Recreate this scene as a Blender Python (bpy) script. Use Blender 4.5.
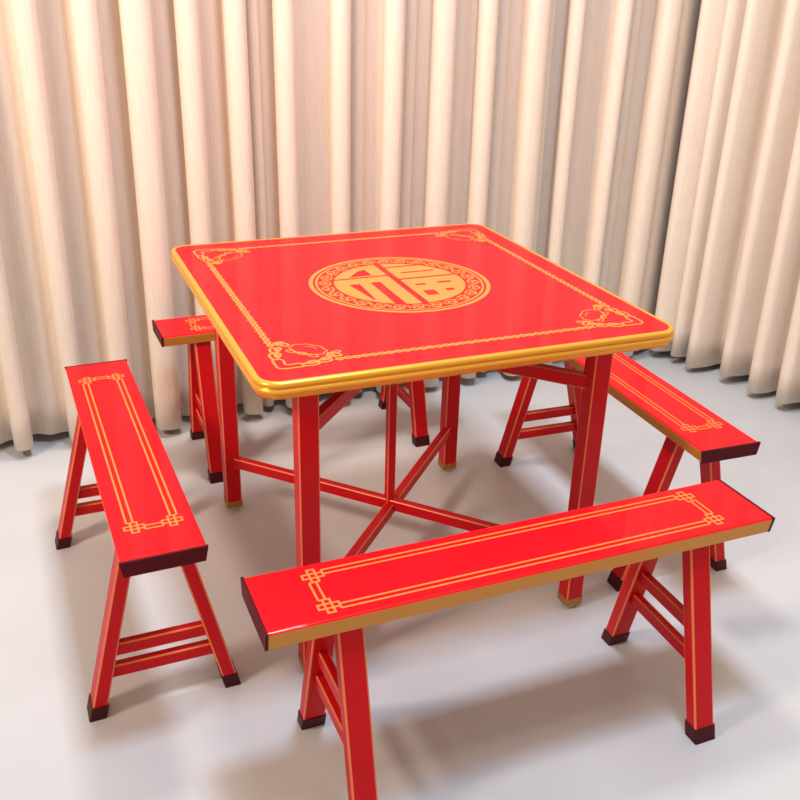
import bpy, bmesh, math, random
from mathutils import Vector, Matrix
from mathutils.geometry import tessellate_polygon

scene = bpy.context.scene
for o in list(bpy.data.objects):
    bpy.data.objects.remove(o, do_unlink=True)
C = scene.collection
PI = math.pi
random.seed(7)

# ------------------------------------------------------------------ camera
cd = bpy.data.cameras.new('camera'); cam = bpy.data.objects.new('camera', cd); C.objects.link(cam)
FPX, PITCH, ROLL, YAW = 932.0, 0.4297, 0.0271, 0.3944
fw = Vector((math.sin(YAW)*math.cos(PITCH), math.cos(YAW)*math.cos(PITCH), -math.sin(PITCH)))
rt = Vector((math.cos(YAW), -math.sin(YAW), 0)); up = rt.cross(fw)
r2 = math.cos(ROLL)*rt + math.sin(ROLL)*up
u2 = -math.sin(ROLL)*rt + math.cos(ROLL)*up
M = Matrix((r2, u2, -fw)).transposed().to_4x4()
M.translation = Vector((-0.7969, -1.9432, 1.4099))
cam.matrix_world = M
cd.sensor_width = 36; cd.lens = 36*FPX/800; cd.clip_start = .02
scene.camera = cam

# ------------------------------------------------------------------ world, lights, exposure
w = bpy.data.worlds.new('world'); scene.world = w; w.use_nodes = True
bg = w.node_tree.nodes['Background']
bg.inputs[0].default_value = (1.0, .84, .64, 1); bg.inputs[1].default_value = .66

def area(name, loc, target, size, power, col, spread=180):
    l = bpy.data.lights.new(name, 'AREA'); l.shape = 'RECTANGLE'; l.size, l.size_y = size
    l.energy = power; l.color = col; l.spread = math.radians(spread)
    o = bpy.data.objects.new(name, l); C.objects.link(o)
    o.location = loc
    o.rotation_euler = (Vector(target)-Vector(loc)).to_track_quat('-Z', 'Y').to_euler()
    return o
area('ceiling_light', (0.05, -.80, 3.6), (0.05, -.80, 0), (.45, .45), 72, (.62, .80, 1.0))
area('ceiling_light', (0.05, .55, 3.6), (0.05, .55, 0), (.45, .45), 50, (1.0, .94, .86))
area('ceiling_light', (-2.4, -.75, 2.5), (.5, .95, 1.1), (.4, .4), 28, (1.0, .81, .66), 95)
scene.view_settings.view_transform = 'Standard'
scene.view_settings.look = 'None'
scene.view_settings.gamma = 1
scene.view_settings.use_curve_mapping = False
scene.view_settings.exposure = 0.0

# ------------------------------------------------------------------ materials
def mat(name, col, rough=.5, metal=0, coat=0, coat_rough=.1, spec=.5):
    m = bpy.data.materials.new(name); m.use_nodes = True
    b = m.node_tree.nodes['Principled BSDF']
    b.inputs['Base Color'].default_value = (*col, 1)
    b.inputs['Roughness'].default_value = rough
    b.inputs['Metallic'].default_value = metal
    b.inputs['Coat Weight'].default_value = coat
    b.inputs['Coat Roughness'].default_value = coat_rough
    b.inputs['Specular IOR Level'].default_value = spec
    return m
def noise_mix(m, scale, c1, c2, detail=4, stretch=(1,1,1), bump=0, bscale=None):
    nt = m.node_tree; b = nt.nodes['Principled BSDF']
    tc = nt.nodes.new('ShaderNodeTexCoord'); mp = nt.nodes.new('ShaderNodeMapping')
    mp.inputs['Scale'].default_value = stretch
    n = nt.nodes.new('ShaderNodeTexNoise'); n.inputs['Scale'].default_value = scale; n.inputs['Detail'].default_value = detail
    r = nt.nodes.new('ShaderNodeValToRGB')
    r.color_ramp.elements[0].position = .3; r.color_ramp.elements[1].position = .7
    r.color_ramp.elements[0].color = (*c1, 1); r.color_ramp.elements[1].color = (*c2, 1)
    nt.links.new(tc.outputs['Object'], mp.inputs[0]); nt.links.new(mp.outputs[0], n.inputs['Vector'])
    nt.links.new(n.outputs['Fac'], r.inputs[0]); nt.links.new(r.outputs[0], b.inputs['Base Color'])
    if bump:
        n2 = nt.nodes.new('ShaderNodeTexNoise'); n2.inputs['Scale'].default_value = bscale or scale
        n2.inputs['Detail'].default_value = 3
        nt.links.new(mp.outputs[0], n2.inputs['Vector'])
        bp = nt.nodes.new('ShaderNodeBump'); bp.inputs['Strength'].default_value = bump; bp.inputs['Distance'].default_value = .01
        nt.links.new(n2.outputs['Fac'], bp.inputs['Height']); nt.links.new(bp.outputs[0], b.inputs['Normal'])
    return m
RED_SHADE = noise_mix(mat('red_lacquer_shaded', (.57, .004, .009), .42, coat=.06, coat_rough=.15, spec=.16), 5, (.54, .0035, .008), (.60, .0045, .010))  # same red paint as the tops, colour darkened for shade on legs and rails
RED_LIT = noise_mix(mat('red_gloss_lit_top', (.80, .008, .014), .42, coat=.16, coat_rough=.045, spec=.08), 4, (.78, .004, .010), (.84, .006, .014))  # same red paint as the legs, colour kept brighter for the lit tops
GOLD = mat('gold_paint', (.64, .225, .040), .45, metal=.05)
GOLD_EDGE = mat('gold_edge', (.85, .43, .045), .27, metal=.55)
GOLD_SIDE = mat('ochre_gold_side', (.62, .25, .028), .40, metal=.25)
ARRIS = mat('gold_arris', (.80, .19, .06), .4, metal=.05)
CAP = mat('dark_end_cap', (.085, .003, .008), .45, spec=.12)
FOOTCAP = mat('maroon_foot_cap', (.060, .004, .009), .5, spec=.2)
BRASS = mat('brass_ferrule', (.45, .20, .05), .35, metal=.6)
GLIDE = mat('metal_glide', (.55, .52, .48), .3, metal=.9)
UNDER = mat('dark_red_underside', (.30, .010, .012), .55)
CLOTH = noise_mix(mat('beige_curtain_cloth', (.70, .58, .475), .85, spec=.15), 60, (.72, .61, .515), (.80, .685, .59), 3, (6, 6, .25), .06, 90)
FLOORM = noise_mix(mat('polished_grey_floor', (.62, .61, .60), .34, spec=.4), 2.2, (.530, .537, .56), (.605, .612, .64), 6)
WALLM = noise_mix(mat('painted_wall', (.62, .50, .40), .8), 3, (.60, .48, .385), (.64, .52, .42))
BASE_SHADE = mat('shade_dark_baseboard', (.05, .035, .03), .5)  # dark colour stands in for the shade under the curtain hems

# ------------------------------------------------------------------ helpers
def link(name, bm, mats, parent=None, smooth=False):
    me = bpy.data.meshes.new(name)
    bmesh.ops.recalc_face_normals(bm, faces=bm.faces)
    bm.to_mesh(me); bm.free()
    for m in (mats if isinstance(mats, (list, tuple)) else [mats]): me.materials.append(m)
    if smooth:
        for p in me.polygons: p.use_smooth = True
    o = bpy.data.objects.new(name, me); C.objects.link(o)
    if parent: o.parent = parent
    return o
def empty(name, loc, rz=0):
    o = bpy.data.objects.new(name, None); C.objects.link(o); o.empty_display_size = .1
    o.location = loc; o.rotation_euler = (0, 0, rz); return o
def tag(o, label=None, cat=None, group=None, kind=None):
    for k, v in (('label', label), ('category', cat), ('group', group), ('kind', kind)):
        if v: o[k] = v
    return o
def box(bm, lo, hi, mi=0):
    vs = [bm.verts.new((x, y, z)) for z in (lo[2], hi[2]) for y in (lo[1], hi[1]) for x in (lo[0], hi[0])]
    fs = []
    for f in ((0,2,3,1), (4,5,7,6), (0,1,5,4), (2,6,7,3), (0,4,6,2), (1,3,7,5)):
        fc = bm.faces.new([vs[i] for i in f]); fc.material_index = mi; fs.append(fc)
    return vs, fs
def prism(bm, c0, c1, hx, hy, bevel=.004, bevel_mat=1, seg=2):
    """Sheared post between two horizontal rectangles centred on c0 and c1; long edges bevelled."""
    a = [bm.verts.new((c0[0]+sx*hx, c0[1]+sy*hy, c0[2])) for sx, sy in ((-1,-1), (1,-1), (1,1), (-1,1))]
    b = [bm.verts.new((c1[0]+sx*hx, c1[1]+sy*hy, c1[2])) for sx, sy in ((-1,-1), (1,-1), (1,1), (-1,1))]
    bm.faces.new(a[::-1]); bm.faces.new(b)
    for i in range(4): bm.faces.new((a[i], a[(i+1)%4], b[(i+1)%4], b[i]))
    if bevel:
        es = [e for i in range(4) for e in a[i].link_edges if e.other_vert(a[i]) is b[i]]
        bmesh.ops.bevel(bm, geom=es, offset=bevel, segments=seg, affect='EDGES', profile=.5, material=bevel_mat)
def bar(bm, p0, p1, wid, hei, bevel=.003, bevel_mat=1, upv=(0,0,1)):
    """Rectangular bar from p0 to p1."""
    p0, p1 = Vector(p0), Vector(p1); d = (p1-p0).normalized()
    s = d.cross(Vector(upv)).normalized(); u = s.cross(d).normalized()
    ends = []
    for p in (p0, p1):
        ends.append([bm.verts.new(p + s*wid/2*a + u*hei/2*b) for a, b in ((-1,-1), (1,-1), (1,1), (-1,1))])
    a, b = ends
    bm.faces.new(a[::-1]); bm.faces.new(b)
    for i in range(4): bm.faces.new((a[i], a[(i+1)%4], b[(i+1)%4], b[i]))
    if bevel:
        es = [e for i in range(4) for e in a[i].link_edges if e.other_vert(a[i]) is b[i]]
        bmesh.ops.bevel(bm, geom=es, offset=bevel, segments=1, affect='EDGES', material=bevel_mat)
LAYER = [0]
def ribbon(bm, pts, wid, z, closed=False):
    """Flat painted line of the given width along 2D points."""
    n = len(pts); L = []; R = []
    LAYER[0] += 1; z += (LAYER[0] % 300)*1.2e-6
    for i in range(n):
        if closed: a, b = pts[i-1], pts[(i+1) % n]
        else: a, b = pts[max(i-1, 0)], pts[min(i+1, n-1)]
        dx, dy = b[0]-a[0], b[1]-a[1]; l = math.hypot(dx, dy) or 1
        nx, ny = -dy/l*wid/2, dx/l*wid/2
        L.append(bm.verts.new((pts[i][0]+nx, pts[i][1]+ny, z))); R.append(bm.verts.new((pts[i][0]-nx, pts[i][1]-ny, z)))
    for i in range(n if closed else n-1):
        j = (i+1) % n
        bm.faces.new((L[i], R[i], R[j], L[j]))
def rect2(bm, x0, y0, x1, y1, z):
    bm.faces.new([bm.verts.new((x, y, z)) for x, y in ((x0,y0), (x1,y0), (x1,y1), (x0,y1))])
def poly(bm, outer, holes, z, sc=1, off=(0,0)):
    loops = [[Vector((x, y, 0)) for x, y in l] for l in [outer]+holes]
    flat = [v for l in loops for v in l]
    vs = [bm.verts.new((v.x*sc+off[0], v.y*sc+off[1], z)) for v in flat]
    for t in tessellate_polygon(loops):
        try: bm.faces.new([vs[i] for i in t])
        except ValueError: pass
def clip_disc(rect, r, n=96):
    """Rectangle (x0,y0,x1,y1) or convex polygon clipped by a disc of radius r."""
    pl = [(rect[0],rect[1]), (rect[2],rect[1]), (rect[2],rect[3]), (rect[0],rect[3])] if not isinstance(rect[0], tuple) else list(rect)
    for k in range(n):
        a = 2*PI*k/n; nx, ny = math.cos(a), math.sin(a)
        d = lambda q: q[0]*nx+q[1]*ny-r
        out = []
        for i in range(len(pl)):
            p, q = pl[i-1], pl[i]; dp, dq = d(p), d(q)
            if (dp <= 0) != (dq <= 0):
                t = dp/(dp-dq); out.append((p[0]+(q[0]-p[0])*t, p[1]+(q[1]-p[1])*t))
            if dq <= 0: out.append(q)
        pl = out
    return pl
def rrect(hx, hy, r, n=10):
    pts = []
    for cx, cy, a0 in ((hx-r, hy-r, 0), (-hx+r, hy-r, PI/2), (-hx+r, -hy+r, PI), (hx-r, -hy+r, 1.5*PI)):
        for k in range(n+1):
            a = a0+PI/2*k/n; pts.append((cx+r*math.cos(a), cy+r*math.sin(a)))
    return pts

# ------------------------------------------------------------------ the setting
bm = bmesh.new(); box(bm, (-4.5, -4.5, -.1), (2.05, 1.33, 0))
tag(link('floor', bm, FLOORM), kind='structure')
bm = bmesh.new(); box(bm, (-4.5, 1.21, 0), (2.05, 1.33, 3.0))
tag(link('wall_back', bm, WALLM), kind='structure')
bm = bmesh.new(); box(bm, (1.93, -4.5, 0), (2.05, 1.21, 3.0))
tag(link('wall_right', bm, WALLM), kind='structure')
bm = bmesh.new(); box(bm, (-4.5, 1.195, 0), (1.915, 1.21, .09))
tag(link('shade_baseboard_back', bm, BASE_SHADE), kind='structure')  # added strip, puts the shade below the back curtain into its colour
bm = bmesh.new(); box(bm, (1.915, -4.5, 0), (1.93, 1.21, .09))
tag(link('shade_baseboard_right', bm, BASE_SHADE), kind='structure')  # likewise painted dark as shade below the right curtain

# ------------------------------------------------------------------ curtains
def catmull(pts, step=.012):
    out = []
    P = [pts[0]] + list(pts) + [pts[-1]]
    for i in range(1, len(P)-2):
        p0, p1, p2, p3 = (Vector(q) for q in P[i-1:i+3])
        n = max(2, int((p2-p1).length/step))
        for k in range(n):
            t = k/n
            # centripetal-ish: tangents limited by the segment length
            m1 = (p2-p0)*.5; m2 = (p3-p1)*.5; L = (p2-p1).length*1.1
            if m1.length > L: m1 = m1.normalized()*L
            if m2.length > L: m2 = m2.normalized()*L
            h = (2*t**3-3*t**2+1)*p1 + (t**3-2*t**2+t)*m1 + (-2*t**3+3*t**2)*p2 + (t**3-t**2)*m2
            out.append((h.x, h.y))
    out.append(tuple(pts[-1])); return out
def curtain(name, pts, along, label, hem_z=.03, top=2.95, seed=1):
    rnd = random.Random(seed)
    prof = catmull(pts); n = len(prof); rows = 26
    ph = [rnd.uniform(0, 6.28) for _ in range(8)]
    s = [0]
    for i in range(1, n): s.append(s[-1]+math.dist(prof[i], prof[i-1]))
    mean_y = sum(q[along] for q in prof)/n
    bm = bmesh.new(); grid = []
    for j in range(rows+1):
        t = j/rows; z = hem_z + (top-hem_z)*t
        row = []
        for i, (x, y) in enumerate(prof):
            dx = .004*math.sin(s[i]*3+ph[0]+z*1.7)
            dy = .004*math.sin(s[i]*4+ph[2]+z*1.3)
            dz = .006*math.sin(s[i]*9+ph[4])*(1-t)**8
            row.append(bm.verts.new((x+dx, y+dy, z+dz)))
        grid.append(row)
    for j in range(rows):
        for i in range(n-1):
            bm.faces.new((grid[j][i], grid[j][i+1], grid[j+1][i+1], grid[j+1][i]))
    o = link(name, bm, CLOTH, smooth=True)
    md = o.modifiers.new('thickness', 'SOLIDIFY'); md.thickness = .004; md.offset = 0
    tag(o, label, 'curtain')
    return o
# back curtain: (left, right) of each lit ridge, read along the wall
ridges = [(-.915,-.865), (-.746,-.691), (-.600,-.539), (-.474,-.399), (-.321,-.263), (-.182,-.125), (-.032,.024), (.150,.205),
          (.317,.374), (.487,.554), (.650,.705), (.831,.903), (1.000,1.048), (1.180,1.225), (1.355,1.425)]
gl = [(-2.95+i*.156, -2.95+i*.156+.06) for i in range(13)]
ridges = gl + ridges
pts = []
for k, (a, b) in enumerate(ridges):
    wd = b-a; off = .035*(a+.9) if a > -.9 else 0
    f = .862 + .010*math.sin(k*2.3)
    pts += [(a+.010, .946+off), (a-.002, f+.035+off), (a+.10*wd, f+.008+off), (a+.55*wd, f+off), (b-.10*wd, f+.008+off), (b+.002, f+.032+off), (b-.008, .945+off)]
    if k+1 < len(ridges):
        na = ridges[k+1][0]; g = na-b
        if g > .07:
            if a > -.2 and k % 3 != 1:      # a shallow second fold in the wide hollows
                pts += [(b+.08*g, .968+off), (b+.30*g, .922+off), (b+.50*g, .924+off), (b+.66*g, .958+off), (b+.86*g, .965+off)]; continue
            pts += [(b+.16*g, .962+off), (b+.50*g, .944+off), (b+.84*g, .958+off)]
pts += [(1.430, .980), (1.438, .99), (1.47, .985), (1.54, 1.02), (1.66, 1.09)]
curtain('curtain', pts, 1, 'wide beige pleated curtain hanging along the back behind the table', seed=3)
pts = [(1.72, 1.03), (1.60, 1.0), (1.523, .965), (1.52, .935), (1.575, .912), (1.615, .900), (1.57, .885), (1.552, .862), (1.575, .845), (1.635, .842), (1.660, .82),
       (1.62, .795), (1.560, .782), (1.562, .752), (1.63, .742), (1.69, .748), (1.722, .725), (1.715, .69), (1.63, .662), (1.606, .645), (1.612, .618), (1.67, .608), (1.72, .606), (1.735, .575),
       (1.72, .54), (1.64, .522), (1.616, .505), (1.625, .478), (1.68, .468), (1.73, .472), (1.75, .44), (1.735, .41), (1.66, .398), (1.640, .380), (1.650, .350), (1.71, .340), (1.755, .335), (1.77, .31)]
y = .31
while y > -1.6:
    pts += [(1.755, y-.03), (1.68, y-.045), (1.66, y-.062), (1.668, y-.09), (1.72, y-.102), (1.765, y-.105), (1.785, y-.135)]; y -= .135
curtain('curtain', pts, 0, 'beige pleated curtain hanging at the right side behind the right bench', hem_z=.032, seed=5)

# ------------------------------------------------------------------ the table
ZT = .7476; HX, HY = .4505, .477
TC = (-.0089, .003)
table = empty('dining_table', (TC[0], TC[1], 0))
tag(table, 'square red lacquered table with gold rim and round gold character medallion', 'table')
# red top panel
bm = bmesh.new()
top = rrect(HX-.008, HY-.008, .040)
v1 = [bm.verts.new((x, y, ZT)) for x, y in top]; v0 = [bm.verts.new((x, y, ZT-.032)) for x, y in top]
bm.faces.new(v1); f = bm.faces.new(v0[::-1]); f.material_index = 1
for i in range(len(top)):
    j = (i+1) % len(top); bm.faces.new((v0[i], v0[j], v1[j], v1[i]))
link('tabletop', bm, [RED_LIT, UNDER], table).location = (-TC[0]-.003, -TC[1], 0)
# gold moulding swept round the rim
prof = [(-.010, .0002), (-.006, .0010), (-.002, .0004), (.0010, -.0022), (.0022, -.0055), (.0016, -.0085), (-.0006, -.0102), (-.0016, -.0112),
        (-.0006, -.0122), (.0018, -.0136), (.0034, -.0165), (.0034, -.0195), (.0016, -.0222), (-.0006, -.0235), (-.0030, -.0245), (-.0042, -.0265), (-.0042, -.0330), (-.010, -.0335)]
bm = bmesh.new(); loops = []
for o_, dz in prof:
    loops.append([bm.verts.new((x, y, ZT+dz)) for x, y in rrect(HX+o_, HY+o_, .046+o_)])
for a, b in zip(loops, loops[1:]):
    for i in range(len(a)):
        j = (i+1) % len(a); bm.faces.new((a[i], a[j], b[j], b[i]))
ed = link('edge_moulding', bm, GOLD_EDGE, table, smooth=True)
ed.location = (-TC[0]-.003, -TC[1], 0); tag(ed, 'gold beaded rim moulding')
# medallion
R = .213; ZP = ZT+.0005
bm = bmesh.new(); MC = (.0139, .002)
def circ(r, n=96): return [(r*math.cos(2*PI*k/n), r*math.sin(2*PI*k/n)) for k in range(n)]
def P(outer, holes=()): poly(bm, outer, list(holes), ZP, R, MC)
def rc(x0, y0, x1, y1): return [(x0,y0), (x1,y0), (x1,y1), (x0,y1)]
rd = .725
P(clip_disc((-.8, .305, -.035, .8), rd), [[(-.47, .34), (-.20, .34), (-.21, .57), (-.30, .53)]])
P(clip_disc((-.8, -.8, -.31, .268), rd), [[(-.56, .08), (-.44, .08), (-.455, -.45), (-.475, -.50)]])
P(rc(-.31, .09, -.20, .268))
P(clip_disc((-.20, -.8, -.035, .268), rd))
P(clip_disc((.04, .59, .6, .8), rd))
P(clip_disc((.04, .132, .8, .555), rd), [rc(.15, .315, .55, .352)])
P(clip_disc((.04, -.8, .8, .09), rd), [rc(.14, -.15, .26, -.10), rc(.40, -.14, .57, -.09), rc(.13, -.50, .26, -.34), rc(.39, -.41, .49, -.345)])
for r0, r1 in ((.955, 1.0), (.905, .930)):
    ribbon(bm, [((r0+r1)/2*x*R+MC[0], (r0+r1)/2*y*R+MC[1]) for x, y in circ(1)], (r1-r0)*R, ZP, True)
NM = 26
for k in range(NM):       # ring of scroll motifs
    a0 = 2*PI*k/NM
    def pp(da, rr): return (rr*math.cos(a0+da)*R+MC[0], rr*math.sin(a0+da)*R+MC[1])
    h = PI/NM
    sp = []
    for i in range(15):
        t = i/14*2.2*PI; q = .052*(1-.62*i/14)
        sp.append(pp(-.35*h + q/.83*math.cos(t)*1.05, .835 + q*math.sin(t)))
    ribbon(bm, sp, .024*R, ZP)
    sp = []
    for i in range(9):
        t = -.2+i/8*PI*1.2
        sp.append(pp(.58*h + .035/.83*math.cos(t), .825 - .055*math.sin(t) + .02))
    ribbon(bm, sp, .022*R, ZP)
    ribbon(bm, [pp(-.8*h, .772), pp(-.2*h, .765), pp(.5*h, .772)], .020*R, ZP)
md = link('medallion', bm, GOLD, table); tag(md, 'round gold painted medallion with a character inside a scroll ring')
# border of twisted vine with corner scrolls and a flower outline in each corner
bm = bmesh.new()
BX, BY = .383, .400
def braid(p0, p1, amp=.0046, wl=.034, wid=.0052):
    d = Vector(p1)-Vector(p0); L = d.length; d.normalize(); nrm = Vector((-d.y, d.x))
    n = int(L/.004)
    for s_ in (1, -1):
        pts = []
        for i in range(n+1):
            x = L*i/n; a = s_*amp*math.sin(2*PI*x/wl)
            q = Vector(p0)+d*x+nrm*a; pts.append((q.x, q.y))
        ribbon(bm, pts, wid, ZP)
    m = int(L/(wl/2))
    for i in range(m):
        q = Vector(p0)+d*(i+.5)*wl/2 + nrm*(.0065 if i % 2 else -.0065)
        e = d*.0055; f_ = nrm*.0022
        bm.faces.new([bm.verts.new((*(q+s_), ZP)) for s_ in (-e, -f_, e, f_)])
inx = .098
for s_ in (1, -1):
    braid((-BX+inx, s_*BY), (BX-inx, s_*BY)); braid((s_*BX, -BY+inx), (s_*BX, BY-inx))
def corner(sx, sy):
    def W(u, v): return (sx*(BX+.016-u), sy*(BY+.016-v))     # u, v measured inwards from the outer corner
    def rib(pts, wid, cl=False): ribbon(bm, [W(*q) for q in pts], wid, ZP, cl)
    def oval(cu, cv, a, b, rot=0, n=20, w0=.0052, t0=0, t1=2*PI):
        pts = []
        for i in range(n if t1-t0 > 6.2 else n+1):
            t = t0+(t1-t0)*i/n; x, y = a*math.cos(t), b*math.sin(t)
            pts.append((cu+x*math.cos(rot)-y*math.sin(rot), cv+x*math.sin(rot)+y*math.cos(rot)))
        rib(pts, w0, t1-t0 > 6.2)
    # outer bracket with curled ends, then a chain of loops along both arms
    rib([(.004,.052), (.0,.044), (.0,.012), (.004,.003), (.014,.0), (.046,.0), (.054,.004)], .0050)
    rib([(.014,.050), (.020,.040), (.018,.020), (.024,.016), (.042,.018), (.052,.013)], .0050)
    for k, (c, l) in enumerate(((.064, .016), (.094, .013))):
        dv = .008 if k % 2 == 0 else .016
        oval(c, dv, l, .0075); oval(dv, c, .0075, l)
        oval(c+.004, dv+.009, .010, .005, .4); oval(dv+.009, c+.004, .005, .010, -.4)
    # flower outline: scalloped bloom and two leaf sprays along the diagonal across the corner
    cu, cv = .080, .080
    n = 60; pts = []
    for i in range(n):
        t = 2*PI*i/n; r = 1+.14*abs(math.sin(4*t))
        x, y = .034*r*math.cos(t), .022*r*math.sin(t)
        c_, s2 = math.cos(-PI/4), math.sin(-PI/4)
        pts.append((cu+x*c_-y*s2, cv+x*s2+y*c_))
    rib(pts, .0030, True)
    for d_ in (-1, 1):
        ex, ey = cu+d_*.040, cv-d_*.040
        oval(ex, ey, .014, .007, -PI/4, 14, .0050); oval(ex+d_*.006, ey+.006+.004, .010, .005, .3, 12, .0042)
        oval(ex-.008, ey-d_*.004, .010, .005, -.9, 12, .0042)
    for k in range(3):
        oval(cu-.017+(k-1)*.017, cv-.017-(k-1)*.017, .010, .0055, -PI/4, 12, .0036)
    oval(cu+.004, cv+.004, .014, .008, -PI/4, 12, .0022, .3, 2.6)
for sx in (1, -1):
    for sy in (1, -1): corner(sx, sy)
bd = link('border_ornament', bm, GOLD, table); bd.location = (-TC[0]-.003, -TC[1], 0); tag(bd, 'gold painted vine border with corner flowers')
# legs
QX, QY = .3386, .3635
LH = .0215
LEGS = {(-1,-1): (-.3276,-.3635), (1,-1): (.3386,-.3635), (-1,1): (-.3366,.3635), (1,1): (.3386,.3635)}
for sx in (-1, 1):
    for sy in (-1, 1):
        lx, ly = LEGS[sx, sy]
        bm = bmesh.new(); prism(bm, (lx, ly, .026), (lx, ly, ZT-.030), LH, LH, .0028)
        lg = link('leg', bm, [RED_SHADE, ARRIS], table)
        bm = bmesh.new(); prism(bm, (lx, ly, .012), (lx, ly, .031), LH+.0015, LH+.0015, .004, 0)
        fe = link('ferrule', bm, BRASS, lg)
        bm = bmesh.new(); bmesh.ops.create_cone(bm, cap_ends=True, segments=20, radius1=.017, radius2=.015, depth=.014, matrix=Matrix.Translation((lx, ly, .007)))
        link('glide', bm, GLIDE, lg)
# crossed stretchers low and high, centre post
for z0, hh in ((.152, .030), (.598, .032)):
    for s_ in (1, -1):
        bm = bmesh.new(); e = .010
        (ax, ay), (bx, by) = LEGS[-1, s_], LEGS[1, -s_]
        dz = 0 if s_ == 1 else -.010
        bar(bm, (ax+e, ay-s_*e, z0+dz), (bx-e, by+s_*e, z0+dz), .024, hh, .0025)
        link('stretcher', bm, [RED_SHADE, ARRIS], table)
bm = bmesh.new(); prism(bm, (0, 0, .14), (0, 0, ZT-.031), .011, .011, .0022)
link('centre_post', bm, [RED_SHADE, ARRIS], table)
bm = bmesh.new(); box(bm, (-.06, -.06, ZT-.045), (.06, .06, ZT-.031)); link('mounting_plate', bm, UNDER, table)

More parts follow.
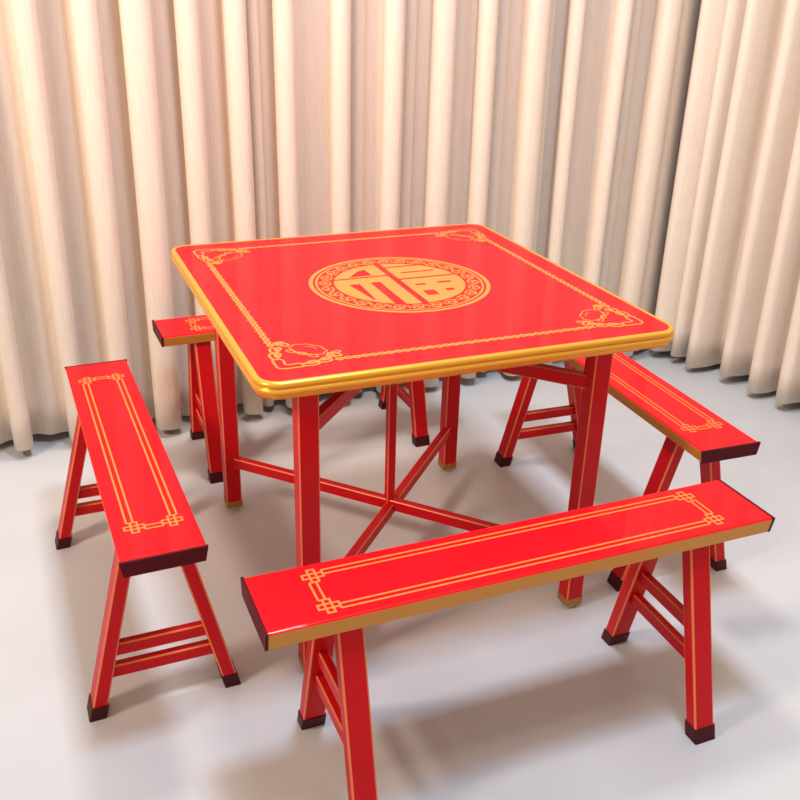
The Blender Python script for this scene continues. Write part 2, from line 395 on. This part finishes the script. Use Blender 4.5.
# ------------------------------------------------------------------ the benches
def bench(loc, rz, L, zb, foot, topo, rails, label, ky=.0355, th=.030, W=.1593, ko=.112):
    """foot: (a, b) half spacing of the feet or four explicit (x, y) feet; topo: half spacing at the seat."""
    root = empty('bench', (loc[0], loc[1], 0), rz)
    tag(root, label, 'bench', 'benches round the square table')
    l, hw, sl = L/2, W/2, .006      # sl: the seat's sides lean in towards the bottom
    bm = bmesh.new()
    vs, fs = box(bm, (-l+.005, -hw, zb-th), (l-.005, hw, zb))
    for v in vs:
        if v.co.z < zb-th/2: v.co.y -= math.copysign(sl, v.co.y)
    es = [e for e in bm.edges if all(abs(v.co.z-zb) < 1e-6 for v in e.verts) and abs(e.verts[0].co.y-e.verts[1].co.y) < 1e-6]
    bmesh.ops.bevel(bm, geom=es, offset=.006, segments=3, affect='EDGES', profile=.5, material=0)
    bm.normal_update()
    for f in bm.faces:
        c = f.calc_center_median()
        if abs(f.normal.y) > .9 and abs(c.y) > hw-sl: f.material_index = 1
        elif abs(c.z-(zb-th)) < 1e-4: f.material_index = 2
    link('seat', bm, [RED_LIT, GOLD_SIDE, UNDER], root)
    for s_ in (-1, 1):
        bm = bmesh.new(); x0, x1 = sorted((s_*(l-.0055), s_*l))
        vs, fs = box(bm, (x0, -hw-.0006, zb-th-.0006), (x1, hw+.0006, zb+.0006))
        for v in vs:
            if v.co.z < zb-th/2: v.co.y -= math.copysign(sl, v.co.y)
        link('end_cap', bm, CAP, root)
    # painted double line with a lattice knot at each corner
    bm = bmesh.new(); z = zb+.0005; kx, pt, lw = l-ko, .0124, .0040
    done = set()
    def rr(*q):
        q = tuple(round(v, 5) for v in q)
        if q in done: return
        done.add(q); rect2(bm, *q, z+len(done)*1e-6)
    def hl(x0, x1, y): rr(min(x0,x1), y-lw/2, max(x0,x1), y+lw/2)
    def vl(y0, y1, x): rr(x-lw/2, min(y0,y1), x+lw/2, max(y0,y1))
    for sy in (-1, 1):
        for d in (0, pt): hl(-(kx-1.5*pt), kx-1.5*pt, sy*(ky+d))
    for sx in (-1, 1):
        for d in (0, pt): vl(-(ky-1.5*pt), ky-1.5*pt, sx*(kx+d))
        for sy in (-1, 1):
            hl(sx*(kx), sx*(kx+pt), sy*(ky-1.5*pt)); vl(sy*ky, sy*(ky+pt), sx*(kx-1.5*pt))
            for i, j in ((0,0), (1,0), (-1,0), (0,1), (0,-1)):
                cx, cy = sx*kx+i*pt, sy*ky+j*pt; h = pt/2
                hl(cx-h-lw/2, cx+h+lw/2, cy-h); hl(cx-h-lw/2, cx+h+lw/2, cy+h); vl(cy-h, cy+h, cx-h); vl(cy-h, cy+h, cx+h)
    tag(link('seat_ornament', bm, GOLD, root), 'gold double line border with knot corners')
    hx, hy = .0235, .0155; ztop = zb-th
    for sx in (-1, 1):
        ft = {}
        for sy in (-1, 1):
            fx, fy = foot[(sx, sy)] if isinstance(foot, dict) else (sx*foot[0], sy*foot[1])
            tx, ty = topo[0 if sx < 0 else 1], sy*topo[2]
            ft[sy] = (fx, fy, tx, ty)
            bm = bmesh.new(); k = .004/ztop
            prism(bm, (fx+(tx-fx)*k, fy+(ty-fy)*k, .004), (tx, ty, ztop+.0005), hx, hy, .0035)
            lg = link('leg', bm, [RED_SHADE, ARRIS], root)
            bm = bmesh.new(); k = .031/ztop
            prism(bm, (fx, fy, 0), (fx+(tx-fx)*k, fy+(ty-fy)*k, .031), hx+.002, hy+.002, .003, 0)
            link('foot_cap', bm, FOOTCAP, lg)
        for zr in rails:
            bm = bmesh.new(); k = zr/ztop; q = []
            for sy in (-1, 1):
                fx, fy, tx, ty = ft[sy]; q.append((fx+(tx-fx)*k, fy+(ty-fy)*k, zr))
            bar(bm, q[0], q[1], .020, .030, .003)
            link('rail', bm, [RED_SHADE, ARRIS], root)
    return root
bench((-.0125, -.683), .0045, 1.034, .4472, {(1,-1): (.362,-.158), (1,1): (.371,.166), (-1,1): (-.371,.164), (-1,-1): (-.368,-.160)}, (-.367, .355, .052), (.160, .230),
      'red bench along the front side of the table, nearest the camera', .045, .034, .168, .119)
bench((-.6541, .0009), 1.5975, .9675, .4438, {(-1,1): (-.338,.147), (-1,-1): (-.342,-.134), (1,1): (.337,.152), (1,-1): (.335,-.140)}, (-.325, .325, .042), (.097, .148),
      'red bench standing by itself left of the table, end toward the camera')
bench((.646, .0044), 1.5342, .9903, .4487, {(-1,-1): (-.350,-.154), (-1,1): (-.347,.145), (1,1): (.337,.145), (1,-1): (.340,-.145)}, (-.358, .330, .042), (.095, .155),
      'red bench right of the table, in front of the right curtain')
bench((-.0083, .7025), .0242, .9376, .4465, {(-1,1): (-.342,.147), (-1,-1): (-.350,-.157), (1,-1): (.326,-.158), (1,1): (.330,.150)}, (-.348, .325, .045), (.110, .170),
      'red bench behind the table, mostly hidden, against the back curtain')
